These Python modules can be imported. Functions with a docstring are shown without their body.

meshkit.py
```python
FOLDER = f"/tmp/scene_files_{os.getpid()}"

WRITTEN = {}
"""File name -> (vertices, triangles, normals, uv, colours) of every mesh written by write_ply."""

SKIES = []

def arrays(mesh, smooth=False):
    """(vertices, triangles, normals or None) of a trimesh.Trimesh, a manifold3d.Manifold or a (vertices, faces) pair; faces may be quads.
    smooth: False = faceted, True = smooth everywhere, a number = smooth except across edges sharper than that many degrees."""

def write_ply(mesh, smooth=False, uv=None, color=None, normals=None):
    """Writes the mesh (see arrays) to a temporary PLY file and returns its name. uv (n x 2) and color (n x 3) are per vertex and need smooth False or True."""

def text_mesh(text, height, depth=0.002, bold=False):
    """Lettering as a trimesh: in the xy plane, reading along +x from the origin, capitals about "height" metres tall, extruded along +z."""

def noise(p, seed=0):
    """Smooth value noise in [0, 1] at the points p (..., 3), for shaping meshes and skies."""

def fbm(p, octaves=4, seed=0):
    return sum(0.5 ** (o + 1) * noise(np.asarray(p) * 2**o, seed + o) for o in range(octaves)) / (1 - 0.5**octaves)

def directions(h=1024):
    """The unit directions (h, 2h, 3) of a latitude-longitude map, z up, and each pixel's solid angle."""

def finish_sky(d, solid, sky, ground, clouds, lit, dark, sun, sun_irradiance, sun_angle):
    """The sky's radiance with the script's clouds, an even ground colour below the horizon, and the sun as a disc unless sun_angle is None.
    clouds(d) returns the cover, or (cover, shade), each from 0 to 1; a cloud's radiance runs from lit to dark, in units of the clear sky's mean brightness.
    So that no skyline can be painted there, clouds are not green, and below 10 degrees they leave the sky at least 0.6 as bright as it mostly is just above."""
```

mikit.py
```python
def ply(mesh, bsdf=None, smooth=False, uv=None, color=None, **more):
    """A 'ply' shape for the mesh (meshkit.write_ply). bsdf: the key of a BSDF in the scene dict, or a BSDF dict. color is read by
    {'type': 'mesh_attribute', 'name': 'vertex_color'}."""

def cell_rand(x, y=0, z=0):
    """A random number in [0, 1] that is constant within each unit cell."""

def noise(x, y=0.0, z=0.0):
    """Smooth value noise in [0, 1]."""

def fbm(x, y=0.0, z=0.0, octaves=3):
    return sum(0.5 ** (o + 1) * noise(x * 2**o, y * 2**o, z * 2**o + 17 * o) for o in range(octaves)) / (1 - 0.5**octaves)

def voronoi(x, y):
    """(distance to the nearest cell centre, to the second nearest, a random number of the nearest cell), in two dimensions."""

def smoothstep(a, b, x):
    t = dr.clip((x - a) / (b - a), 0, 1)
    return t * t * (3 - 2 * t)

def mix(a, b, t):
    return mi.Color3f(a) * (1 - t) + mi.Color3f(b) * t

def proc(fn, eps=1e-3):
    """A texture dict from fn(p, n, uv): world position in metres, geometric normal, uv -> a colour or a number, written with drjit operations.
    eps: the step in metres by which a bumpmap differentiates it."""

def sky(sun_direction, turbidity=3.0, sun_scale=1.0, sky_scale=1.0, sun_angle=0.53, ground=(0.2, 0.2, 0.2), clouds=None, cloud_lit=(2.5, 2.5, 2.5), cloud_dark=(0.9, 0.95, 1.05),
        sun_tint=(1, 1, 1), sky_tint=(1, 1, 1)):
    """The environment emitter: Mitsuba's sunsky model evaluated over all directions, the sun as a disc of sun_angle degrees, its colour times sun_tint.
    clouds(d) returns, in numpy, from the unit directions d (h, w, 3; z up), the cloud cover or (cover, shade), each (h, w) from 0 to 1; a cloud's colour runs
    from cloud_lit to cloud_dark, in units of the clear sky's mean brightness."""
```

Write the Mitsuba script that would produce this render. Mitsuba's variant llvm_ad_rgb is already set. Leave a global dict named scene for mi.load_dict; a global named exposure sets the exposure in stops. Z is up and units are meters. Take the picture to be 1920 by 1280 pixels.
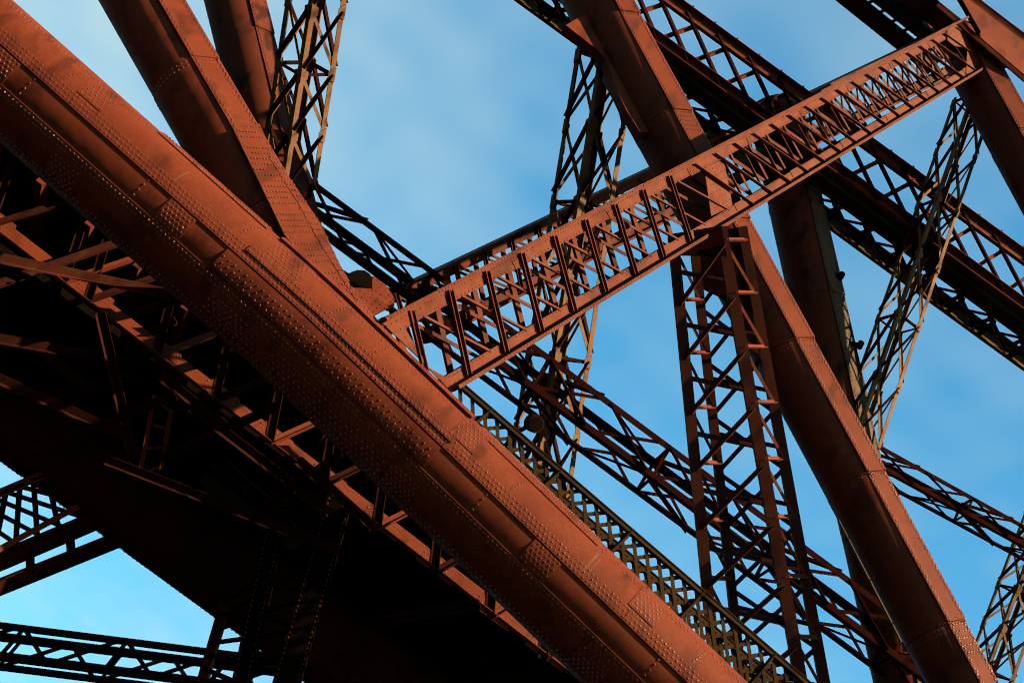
import math, numpy as np, mitsuba as mi, drjit as dr, mikit
from mikit import noise, fbm, smoothstep, mix, cell_rand
T = mi.ScalarTransform4f
scene, labels = {}, {}
# ------------------------------------------------------------ camera, sky, exposure
cO, cF, cU = np.array([0, 0, 1.6]), np.array([0.0, 0.7771, 0.6293]), np.array([-0.5878, -0.5091, 0.6287])
scene['camera'] = {'type': 'perspective', 'fov': 2 * math.degrees(math.atan(960 / 2600)), 'fov_axis': 'x', 'near_clip': 0.5, 'far_clip': 20000,
                   'to_world': T().look_at(origin=cO.tolist(), target=(cO + cF).tolist(), up=cU.tolist())}
SUN_EL, SUN_AZ = math.radians(34), math.radians(131)
SUN = [math.cos(SUN_EL) * math.sin(SUN_AZ), math.cos(SUN_EL) * math.cos(SUN_AZ), math.sin(SUN_EL)]
def wisps(d):
    """thin veil of cloud, thicker towards the west (left) and the horizon, finely mottled"""
    rng = np.random.default_rng(4)
    h = np.clip(d[..., 2], 0.1, 1)
    u, v = d[..., 0] / h, d[..., 1] / h
    c = np.zeros(u.shape)
    for k in range(40):
        a = rng.uniform(0, 2 * math.pi); q = 2.6 * 1.1 ** k
        c += np.sin(q * (u * math.cos(a) + v * math.sin(a)) + rng.uniform(0, 6.3) + 1.3 * np.sin(1.7 * u + 2.3 * v + k) + .6 * np.sin(5.1 * u - 4.3 * v + 2 * k)) / (1 + .12 * k)
    sm = lambda x: np.clip(x, 0, 1) ** 2 * (3 - 2 * np.clip(x, 0, 1))
    west = sm((-d[..., 0] / np.hypot(d[..., 0], d[..., 1]) - .02) / .55)
    low = sm((.62 - d[..., 2]) / .5)
    return np.clip(.10 + .45 * west + .26 * low + .046 * c * (1 + .5 * west), 0, .85)
scene['sky'] = mikit.sky(SUN, turbidity=3, sun_scale=4.8, sky_scale=1.66, ground=(.02, .02, .02), sun_tint=(1, .86, .66), sky_tint=(.54, 1.22, 1.14), clouds=wisps, cloud_lit=(1.0, 1.28, 1.24), cloud_dark=(1.0, 1.2, 1.18))
exposure = 2.3
# ------------------------------------------------------------ materials
def paint(c0, c1, c2, k=1.0):
    def fn(p, n, uv):
        a = fbm(p.x * .55, p.y * .55, p.z * .55, 3)
        b = fbm(p.x * 3.1 + 7, p.y * 3.1, p.z * 1.1, 3)
        c = fbm(p.x * 14, p.y * 14, p.z * 14, 2)
        col = mix(c0, c1, smoothstep(.35, .7, a) * .8)
        col = mix(col, c2, smoothstep(.60, .82, b) * .55 * k)
        d = smoothstep(.52, .75, fbm(p.x * 1.7 + 3, p.y * 1.7, p.z * .5 + 9, 3))
        return col * (.74 + .46 * c) * (1 - .42 * d * k)
    return fn
def rough(lo, hi):
    return lambda p, n, uv: lo + (hi - lo) * fbm(p.x * 2, p.y * 2, p.z * 2, 2)
def material(key, c0, c1, c2, k=1.0, r=(.4, .65), spec=.08, bump=0.0):
    b = {'type': 'principled', 'base_color': mikit.proc(paint(c0, c1, c2, k)), 'roughness': mikit.proc(rough(*r)), 'specular': spec}
    if bump:
        b = {'type': 'bumpmap', 'arbitrary': mikit.proc(lambda p, n, uv: fbm(p.x * 1.3, p.y * 1.3, p.z * 1.3, 2), eps=.02), 'scale': bump, 'bsdf': b}
    scene[key] = {'type': 'twosided', 'bsdf': b}
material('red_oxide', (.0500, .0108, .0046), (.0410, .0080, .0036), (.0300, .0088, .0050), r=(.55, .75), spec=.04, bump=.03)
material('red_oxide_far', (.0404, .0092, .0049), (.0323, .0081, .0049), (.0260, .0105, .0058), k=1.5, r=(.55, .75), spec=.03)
material('red_rivet', (.0592, .0121, .0059), (.0488, .0104, .0053), (.0348, .0087, .0053), r=(.32, .46), spec=.3)
material('brown_lattice', (.0114, .0035, .0024), (.0081, .0027, .0020), (.0148, .0067, .0041), r=(.75, .9), spec=0.0)  # dark brown; on several members it stands in for shade
material('dark_lattice', (.0067, .0016, .0012), (.0047, .0013, .0011), (.0081, .0034, .0020), r=(.75, .9), spec=0.0)  # near-black base puts shade into far girders that would catch the sun
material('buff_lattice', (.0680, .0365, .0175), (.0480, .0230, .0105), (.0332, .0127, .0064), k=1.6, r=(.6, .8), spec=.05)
material('olive_lattice', (.0120, .0074, .0042), (.0150, .0092, .0050), (.0125, .0071, .0040), r=(.7, .9), spec=0.0)
material('grey_patina', (.0350, .0256, .0161), (.0296, .0161, .0094), (.0323, .0108, .0054), k=1.5, r=(.6, .8), spec=.05)
material('pale_run', (.055, .024, .013), (.045, .017, .008), (.05, .014, .006), k=1.5, r=(.6, .8), spec=.05)
material('dim_red_lattice', (.0260, .0064, .0036), (.0190, .0050, .0030), (.0260, .0120, .0060), r=(.6, .85), spec=.03)  # half-dark copy of the red, shade put into legs and bars
material('black_and_shade', (.0024, .0016, .0013), (.0016, .0013, .0012), (.0041, .0024, .0016), r=(.75, .9), spec=0.0)  # near-black; stands in for shade on the deck, hood and column
material('soffit', (.0130, .0150, .0135), (.0070, .0080, .0075), (.0094, .0067, .0047), r=(.75, .9), spec=0.0)
material('wet_shore', (.0081, .0076, .0065), (.0054, .0054, .0050), (.0108, .0099, .0081))
# ------------------------------------------------------------ geometry helpers
V3 = lambda a: np.asarray(a, float)
unit = lambda v: V3(v) / np.linalg.norm(v)
def join(*ms):
    vs, fs, k = [], [], 0
    for v, f in ms:
        vs.append(v); fs.append(np.asarray(f) + k); k += len(v)
    return np.vstack(vs), np.vstack(fs)
BOXF = np.array([[0, 1, 2], [0, 2, 3], [4, 6, 5], [4, 7, 6], [0, 4, 5], [0, 5, 1], [1, 5, 6], [1, 6, 2], [2, 6, 7], [2, 7, 3], [3, 7, 4], [3, 4, 0]])
def beam(P, Q, yd, rects, s0=1.0, s1=1.0, xd=None):
    """rects (x0, x1, y0, y1) swept from P to Q; local y as near to yd as can be, local x towards xd."""
    P, Q = V3(P), V3(Q); z = unit(Q - P)
    y = V3(yd) - z * (V3(yd) @ z)
    y = unit(y); x = np.cross(y, z)
    if xd is not None and x @ V3(xd) < 0: x = -x
    ms = []
    for x0, x1, y0, y1 in rects:
        c = [(x0, y0), (x1, y0), (x1, y1), (x0, y1)]
        v = np.array([P + s0 * (a * x + b * y) for a, b in c] + [Q + s1 * (a * x + b * y) for a, b in c])
        f = BOXF if np.cross(v[1] - v[0], v[2] - v[0]) @ z < 0 else BOXF[:, ::-1]
        ms.append((v, f))
    return join(*ms)
def flat(w, t): return [(-w / 2, w / 2, 0, t)]
def angle(a, t): return [(-a / 2, a / 2, 0, t), (-a / 2, -a / 2 + t, t, a)]
def tee(a, t): return [(-a / 2, a / 2, 0, t), (-t / 2, t / 2, t, a)]
def corner(a, t): return [(0, a, 0, t), (0, t, t, a)]
def plate(poly, n, t):
    """a flat polygon (3-D points) thickened by t along n."""
    p = V3(poly); n = unit(n); k = len(p)
    a = unit(p[1] - p[0]); b = np.cross(n, a); q = np.stack([(p - p[0]) @ a, (p - p[0]) @ b], 1)
    area = 0.5 * np.sum(q[:, 0] * np.roll(q[:, 1], -1) - np.roll(q[:, 0], -1) * q[:, 1])
    if area < 0: p, q = p[::-1], q[::-1]
    idx, tris = list(range(k)), []
    cr = lambda i, j, l: (q[j, 0] - q[i, 0]) * (q[l, 1] - q[i, 1]) - (q[j, 1] - q[i, 1]) * (q[l, 0] - q[i, 0])
    guard = 0
    while len(idx) > 3 and guard < 400:
        guard += 1
        for m in range(len(idx)):
            i, j, l = idx[m - 1], idx[m], idx[(m + 1) % len(idx)]
            if cr(i, j, l) <= 1e-9: continue
            if any(cr(i, j, o) >= 0 and cr(j, l, o) >= 0 and cr(l, i, o) >= 0 for o in idx if o not in (i, j, l)): continue
            tris.append((i, j, l)); idx.pop(m); break
        else: break
    tris.append(tuple(idx[:3]))
    tr = np.array(tris); s = [(i, (i + 1) % k, (i + 1) % k + k, i + k) for i in range(k)]
    side = np.array([(a_, b_, c_) for a_, b_, c_, d_ in s] + [(a_, c_, d_) for a_, b_, c_, d_ in s])
    return np.vstack([p, p + n * t]), np.vstack([tr[:, ::-1], tr + k, side])
def inside(poly, pts, n):
    p = V3(poly); n = unit(n); a = unit(p[1] - p[0]); b = np.cross(n, a)
    q, r = np.stack([(p - p[0]) @ a, (p - p[0]) @ b], 1), np.stack([(pts - p[0]) @ a, (pts - p[0]) @ b], 1)
    c, k = np.zeros(len(r), bool), len(q)
    for i in range(k):
        x0, y0, x1, y1 = *q[i], *q[(i + 1) % k]
        if y0 == y1: continue
        c ^= ((r[:, 1] < y0) != (r[:, 1] < y1)) & (r[:, 0] < (x1 - x0) * (r[:, 1] - y0) / (y1 - y0) + x0)
    return c
def rivets(pts, nrm, r=.042, h=.025, k=6):
    pts = V3(pts).reshape(-1, 3); nrm = np.broadcast_to(V3(nrm), pts.shape)
    nrm = nrm / np.linalg.norm(nrm, axis=1, keepdims=True)
    a = np.cross(nrm, np.where(np.abs(nrm[:, 2:]) < .9, [0, 0, 1.0], [1.0, 0, 0])); a /= np.linalg.norm(a, axis=1, keepdims=True)
    b = np.cross(nrm, a); t = np.arange(k) * 2 * math.pi / k
    jr = np.random.default_rng(len(pts)); r = r * jr.uniform(.82, 1.14, (len(pts), 1, 1)); h = h * jr.uniform(.7, 1.2, (len(pts), 1))
    ring = np.cos(t)[None, :, None] * a[:, None] + np.sin(t)[None, :, None] * b[:, None]
    v = np.concatenate([pts[:, None] + r * ring - .004 * nrm[:, None], pts[:, None] + .72 * r * ring + .75 * (h * nrm)[:, None], (pts + h * nrm)[:, None]], 1)
    i = np.arange(k); j = (i + 1) % k
    f = np.vstack([np.stack([i, j, j + k], 1), np.stack([i, j + k, i + k], 1), np.stack([i + k, j + k, i * 0 + 2 * k], 1)])
    m = 2 * k + 1
    return v.reshape(-1, 3), (f[None] + (np.arange(len(pts)) * m)[:, None, None]).reshape(-1, 3)
def tube(path, r, k=10):
    p = V3(path); t = np.gradient(p, axis=0); t /= np.linalg.norm(t, axis=1, keepdims=True)
    a = np.cross(t, [.31, .2, .93]); a /= np.linalg.norm(a, axis=1, keepdims=True); b = np.cross(t, a)
    g = np.arange(k) * 2 * math.pi / k; n = len(p)
    v = (p[:, None] + r * (np.cos(g)[None, :, None] * a[:, None] + np.sin(g)[None, :, None] * b[:, None])).reshape(-1, 3)
    i, j = np.meshgrid(np.arange(n - 1), np.arange(k), indexing='ij'); j2 = (j + 1) % k
    q = np.stack([i * k + j, i * k + j2, (i + 1) * k + j2, (i + 1) * k + j], -1).reshape(-1, 4)
    v = np.vstack([v, p[:1], p[-1:]]); J = np.arange(k)
    caps = np.vstack([np.stack([(J + 1) % k, J, J * 0 + n * k], 1), np.stack([(n - 1) * k + J, (n - 1) * k + (J + 1) % k, J * 0 + n * k + 1], 1)])
    return v, np.vstack([q[:, [0, 1, 2]], q[:, [0, 2, 3]], caps])
# ------------------------------------------------------------ things and parts
used = {}
def numbered(base):
    n = used.get(base, 0); used[base] = n + 1
    return base if n == 0 else f'{base}_{n:03d}'
def thing(name, label, cat, group=None):
    key = numbered(name); labels[key] = {'label': label, 'category': cat}
    if group: labels[key]['group'] = group
    return key
def part(t, name, mesh, mat, smooth=False, label=None, kind=None):
    key = numbered(f'{t}__{name}')
    scene[key] = mikit.ply(mesh, mat, smooth=smooth)
    if label or kind: labels[key] = {k: v for k, v in (('label', label), ('kind', kind)) if v}
    return key
def lerp(a, b, t): return V3(a) * (1 - t) + V3(b) * t
def lattice_box(t, A, B, n, leg, bar, mat, legmat=None, faces=(0, 1, 2, 3), style='x', battens=1, gussets=0.0, u0=0.0, u1=1.0, mixed=False, mat2=None):
    """four legs between the corner lists A and B, crossing bars on the faces between them."""
    A, B = V3(A), V3(B); ca, cb = A.mean(0), B.mean(0)
    for i in range(4):
        o = (A[i - 1] + A[(i + 1) % 4]) / 2 - A[i]
        p, m = A[(i + 1) % 4] - A[i], A[i - 1] - A[i]
        part(t, 'leg', beam(A[i], B[i], p, [(0, leg, 0, .04), (0, .04, .04, leg)], xd=m), legmat or mat)
    for f_ in faces:
        if mixed: style = 'x' if f_ in (0, 2) else 'z'
        i, j = f_, (f_ + 1) % 4
        out = unit((A[i] + A[j]) / 2 - ca)
        P = lambda u, c, k=0.0: lerp(A[c], B[c], u) + out * k + unit(A[j] - A[i]) * (leg * .45 if c == i else -leg * .45)
        C0 = lambda u, c, k=0.0: lerp(A[c], B[c], u) + out * k
        for q in range(n):
            a, b = u0 + (u1 - u0) * (q + .06) / n, u0 + (u1 - u0) * (q + .94) / n
            if style == 'x' or (style == 'z' and q % 2 == 0): part(t, 'lattice_bar', beam(P(a, i, .004), P(b, j, .004), out, angle(bar, .025)), mat)
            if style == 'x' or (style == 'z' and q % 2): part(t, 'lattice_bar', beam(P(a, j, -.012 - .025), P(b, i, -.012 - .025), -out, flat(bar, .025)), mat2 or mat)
            if battens and q % battens == 0: part(t, 'batten', beam(P(a, i, -.06), P(a, j, -.06), -out, angle(bar * .9, .025)), mat)
            if gussets:
                d = unit(B[i] - A[i]); w = unit(A[j] - A[i])
                for c, sg in ((i, 1), (j, -1)):
                    o = C0(max(a, .02), c, .034)
                    part(t, 'gusset_plate', plate([o - d * gussets, o + d * gussets, o + d * gussets * .5 + w * sg * gussets * 1.1, o - d * gussets * .5 + w * sg * gussets * 1.1], out, .02), legmat or mat)
G = {}  # node coordinates in metres: x along the bridge, y across it, z up
G['chord_axis'] = [[-27.48,37.755,29.739],[-5.794,37.365,26.964],[16.776,36.794,22.902]]
G['chord_r'] = [1.933,1.843,1.695]
G['chord_v'] = [-0.1,-0.843,-0.528]
G['chord_s'] = [0.117,-0.537,0.835]
G['near_strut_a'] = [[-20.433,38.731,36.684],[-5.901,37.556,28.325]]
G['near_strut_a_r'] = [1.405,1.309]
G['near_strut_a_n'] = [0.095,-0.95,0.298]
G['near_strut_a_v'] = [-0.296,-0.871,-0.393]
G['near_strut_b'] = [[-9.642,44.121,60.662],[23.905,39.971,31.137]]
G['near_strut_b_r'] = [1.663,1.155]
G['near_strut_b_n'] = [0.014,-0.988,0.155]
G['near_strut_b_v'] = [-0.507,-0.719,-0.475]
G['near_strut_c'] = [[12.105,44.303,74.176],[25.687,41.899,57.067]]
G['near_strut_c_r'] = [1.417,1.297]
G['near_strut_c_n'] = [-0.173,-0.985,0.001]
G['near_strut_c_v'] = [-0.679,-0.574,-0.458]
G['far_strut_a'] = [[-24.688,52.016,53.816],[-6.043,53.493,36.926]]
G['far_strut_a_r'] = [1.593,1.387]
G['far_strut_a_n'] = [0.355,-0.881,0.314]
G['far_strut_a_v'] = [-0.21,-0.926,-0.313]
G['far_strut_b'] = [[4.483,50.729,68.518],[25.497,53.166,40.671]]
G['far_strut_b_r'] = [1.568,1.305]
G['far_strut_b_n'] = [0.26,-0.959,0.112]
G['far_strut_b_v'] = [-0.47,-0.775,-0.423]
G['tie_n'] = [0.328,-0.944,0.035]
G['tie'] = [[-3.792,36.117,28.206],[10.145,42.701,74.902],[-0.694,37.207,28.555],[13.427,43.896,76.343]]
G['far_tie_n'] = [0.392,-0.889,-0.237]
G['far_tie'] = [[-6.414,52.53,41.116],[10.518,48.931,82.505],[-3.34,53.665,41.934],[13.119,50.092,82.447]]
G['via'] = [[-8.311,48.0,67.824],[23.319,48.0,67.473]]
G['col_a'] = [[[-3.337,43.274,55.847],[-4.868,42.773,54.516],[-5.929,44.479,55.093],[-4.398,44.98,56.424]],[[7.016,55.064,39.662],[5.334,54.514,38.2],[4.168,56.388,38.834],[5.85,56.938,40.297]]]
G['col_b'] = [[[-16.149,41.753,48.697],[-17.066,41.388,47.087],[-18.584,42.298,47.746],[-17.667,42.663,49.356]],[[-11.974,51.931,44.082],[-12.947,51.544,42.373],[-14.558,52.511,43.071],[-13.585,52.898,44.78]]]
G['col_c'] = [[[14.398,44.685,72.84],[12.872,44.333,72.466],[12.439,45.846,72.805],[13.965,46.198,73.18]],[[18.376,50.675,51.121],[16.802,50.311,50.734],[16.355,51.872,51.085],[17.929,52.235,51.471]]]
G['col_e'] = [[[31.937,54.987,59.762],[30.182,54.84,59.272],[29.822,56.437,60.083],[31.576,56.584,60.574]],[[34.387,60.744,49.427],[32.554,60.591,48.915],[32.178,62.26,49.762],[34.011,62.413,50.275]]]
G['col_d'] = [[[2.779,39.616,43.252],[3.55,40.411,44.813],[5.029,39.472,45.972],[4.182,38.719,44.36]],[[14.267,44.131,28.937],[15.533,45.225,30.288],[18.165,44.021,31.774],[16.879,42.937,30.412]]]
G['l1'] = [[[-12.173,50.617,43.418],[-12.173,50.8,41.326],[-12.173,52.792,41.5],[-12.173,52.609,43.592]],[[26.22,50.653,43.0],[26.22,50.836,40.908],[26.22,52.829,41.082],[26.22,52.646,43.174]]]
G['l2'] = [[[18.549,52.357,52.943],[18.549,52.47,51.648],[18.549,53.765,51.761],[18.549,53.652,53.056]],[[31.735,55.022,57.597],[31.735,55.135,56.302],[31.735,56.43,56.415],[31.735,56.317,57.71]]]
G['j'] = [[[-15.246,68.254,22.188],[-15.246,68.428,20.196],[-15.246,70.52,20.379],[-15.246,70.346,22.371]],[[4.262,61.506,30.521],[4.262,61.681,28.529],[4.262,63.773,28.712],[4.262,63.598,30.704]]]
G['p'] = [[[-13.379,53.059,21.884],[-12.286,54.076,25.396]],[[-11.828,54.402,20.226],[-8.956,54.514,26.444]],[[-11.15,54.391,19.445],[-8.113,54.588,25.557]]]
G['far_chord'] = [[-18.55,54.398,26.589],[13.177,54.4,26.563]]
G['k'] = [[-19.255,46.4,28.605],[10.488,46.4,27.668]]
G['k_nodes'] = [[-18.775,46.4,28.634],[-15.177,46.4,28.553],[-14.008,46.4,28.51],[-10.64,46.4,28.289],[-7.834,46.4,28.232],[-5.211,46.4,28.108],[-2.62,46.4,28.022],[-0.016,46.4,27.867],[2.73,46.4,27.751],[5.416,46.4,27.595],[7.96,46.4,27.547]]
G['w'] = [[-0.615,41.5,32.052],[18.131,41.5,30.158]]
G['top_web'] = [[8.811,43.176,78.014],[12.022,43.155,77.86],[16.607,43.143,77.779],[17.363,42.378,72.332],[12.666,42.536,73.458],[10.227,42.627,74.105],[10.521,42.844,75.652],[9.494,42.975,76.58]]
G['top_low'] = [[8.248,42.6,73.913],[17.768,42.34,72.06]]
G['top_up'] = [[8.771,43.203,78.207],[17.001,43.137,77.732]]
G['top_diag'] = [[8.665,42.764,76.875],[11.219,42.327,73.766]]
G['top_gusset'] = [[9.343,42.321,72.176],[9.708,42.494,73.413],[13.993,44.068,75.7],[13.359,43.794,74.237],[11.66,43.082,70.984],[11.487,43.038,71.432],[11.024,42.932,72.899],[10.244,42.62,71.791],[9.714,42.424,71.494]]
G['far_top'] = [[2.876,52.016,83.555],[11.93,52.28,83.229]]
G['far_top2'] = [[4.766,51.152,84.622],[13.091,51.392,84.326]]
G['far_top3'] = [[6.101,49.961,84.503],[13.937,50.19,84.22]]
G['gus0'] = [[-11.902,36.605,31.475],[-11.593,37.031,32.733],[-10.514,36.883,31.918],[-8.802,36.798,31.103],[-7.503,36.729,30.472],[-6.5,36.597,29.732],[-5.348,36.451,28.902],[-3.673,36.441,28.339],[-4.188,36.354,28.225],[-7.258,36.152,28.555],[-8.048,36.149,28.797],[-8.919,36.255,29.41]]
G['gus0b'] = [[-10.479,36.776,31.566],[-10.469,36.864,31.846],[-8.76,36.78,31.032],[-7.462,36.711,30.402],[-6.461,36.579,29.664],[-5.409,36.442,28.892],[-4.002,36.419,28.372],[-4.65,36.343,28.337],[-6.967,36.497,29.562],[-8.564,36.65,30.558]]
G['tie_gus'] = [[-3.944,36.065,28.213],[-3.247,36.378,30.115],[-2.864,36.503,29.894],[-3.092,36.382,28.781],[-1.751,36.834,28.4],[-1.058,37.085,28.678],[-0.806,37.197,29.324],[-0.53,37.286,29.145],[-0.649,37.218,28.414],[-2.232,36.666,28.372]]
G['tie_node'] = [[2.297,38.931,46.923],[2.755,39.147,48.445],[4.229,39.599,46.825],[3.671,39.346,45.237]]
G['node_a'] = [[-5.726,36.525,28.89],[-5.244,36.549,29.061],[-4.802,36.609,29.486],[-4.607,36.578,29.268],[-3.951,36.578,29.264],[-4.133,36.486,28.614],[-4.083,36.413,28.095],[-4.458,36.401,28.008]]
G['node_b'] = [[-5.096,36.908,30.178],[-4.979,36.912,30.206],[-4.555,36.911,30.202],[-4.053,36.876,29.948],[-3.888,36.836,29.663],[-3.932,36.783,29.286],[-4.602,36.791,29.344]]
G['node_h'] = [[-5.759,37.261,29.819],[-5.791,37.305,30.128],[-5.682,37.342,30.391],[-5.482,37.369,30.582],[-5.261,37.369,30.588],[-5.07,37.351,30.455],[-4.631,37.247,29.715],[-5.265,37.168,29.151]]
G['haunch'] = [[-6.801,43.377,53.933],[-5.884,43.368,53.869],[-4.914,43.361,53.823],[-4.23,43.315,53.493],[-3.671,43.237,52.937],[-2.773,43.078,51.805],[-1.981,42.97,51.04],[-0.888,42.861,50.262],[-0.254,42.977,51.09],[-4.953,43.784,56.831],[-6.481,43.65,55.877]]
G['m'] = [[[-1.88,46.999,28.574],[1.015,50.191,21.454]],[[-3.718,48.351,27.698],[-0.302,51.285,20.898]],[[-3.292,53.528,25.278],[-2.131,55.05,22.604]]]
G['lateral'] = [[[-17.256,44.294,26.352],[-11.444,45.026,30.216]],[[-16.51,44.94,25.554],[-14.561,45.586,31.113]],[[-16.16,47.614,25.431],[-10.331,48.289,29.363]],[[-9.918,45.911,27.534],[-5.496,46.905,27.896]],[[-14.842,47.975,26.574],[-12.189,49.896,27.379]],[[-13.868,48.623,28.951],[-10.237,43.536,30.466]],[[-11.444,45.026,30.216],[-10.888,40.545,30.982]],[[-13.24,49.62,27.721],[-10.869,45.524,29.6]],[[-9.975,47.335,28.953],[-6.223,41.703,29.552]],[[-6.769,47.888,28.27],[-2.739,46.176,27.206]],[[-14.86,52.325,25.969],[-11.234,48.867,28.651]],[[-14.86,47.344,24.174],[-9.462,47.954,25.805]],[[-12.21,49.681,23.672],[-8.931,45.647,27.064]],[[-12.727,44.234,27.221],[-8.475,49.614,25.344]],[[-8.171,47.992,25.759],[-5.599,44.025,28.273]],[[-8.138,45.186,26.839],[-1.739,46.185,27.195]],[[-4.028,47.494,26.056],[-2.657,44.054,28.238]],[[-3.811,44.734,27.398],[-0.151,45.848,27.611]],[[2.221,47.299,25.501],[4.651,44.523,26.865]],[[-9.86,49.017,24.969],[-0.602,47.469,26.88]]]
G['ladder'] = [[[-9.859,47.25,27.469],[-8.48,49.078,25.212]],[[-8.988,47.328,27.373],[-7.971,48.623,25.773]]]
G['walk'] = [[[-6.878,50.937,27.682],[-1.945,50.944,27.674]],[[-6.846,50.114,27.904],[-2.579,50.039,27.997]],[[-6.122,48.449,27.578],[-3.467,48.592,27.401]]]
G['slab'] = [[-34.0,42.6,31.6],[15.0,50.9,31.6],[15.0,61.0,31.6],[-34.0,61.0,31.6]]
G['pipe'] = [[13.154,37.346,34.012],[16.693,36.904,30.869]]
G['clamps'] = [[11.867,50.423,59.396],[14.535,50.707,56.16]]
G['flood'] = [2.402,41.678,32.761]
# ------------------------------------------------------------ ground
scene['ground'] = mikit.ply((V3([[-6000, -6000, 0], [6000, -6000, 0], [6000, 6000, 0], [-6000, 6000, 0]]), np.array([[0, 1, 2], [0, 2, 3]])), 'wet_shore')
labels['ground'] = {'kind': 'structure'}
# ------------------------------------------------------------ near bottom chord
AX, CV, CS = V3(G['chord_axis']), V3(G['chord_v']), V3(G['chord_s'])
R0 = 1.80
LA, LB = np.linalg.norm(AX[1] - AX[0]), np.linalg.norm(AX[2] - AX[1])
def cpos(s, th, r):
    s, th = np.broadcast_arrays(V3(s), np.radians(V3(th)))
    bend = np.where(s < 0, 0.0, 1.0); w = np.clip(.5 + s / 3, 0, 1); w = w * w * (3 - 2 * w)
    d0, d1 = unit(AX[1] - AX[0]), unit(AX[2] - AX[1])
    c = AX[1] + np.where(s < 0, s, 0)[..., None] * d0 + np.where(s >= 0, s, 0)[..., None] * d1
    v = CV - np.outer(np.ones(1), d1)[0] * (CV @ d1); v = unit(v); u = unit(CS - d1 * (CS @ d1) - v * (CS @ v))
    nrm = np.cos(th)[..., None] * v + np.sin(th)[..., None] * u
    rr = r * (1.02 - .0025 * s)
    return c + nrm * rr[..., None], nrm
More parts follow.
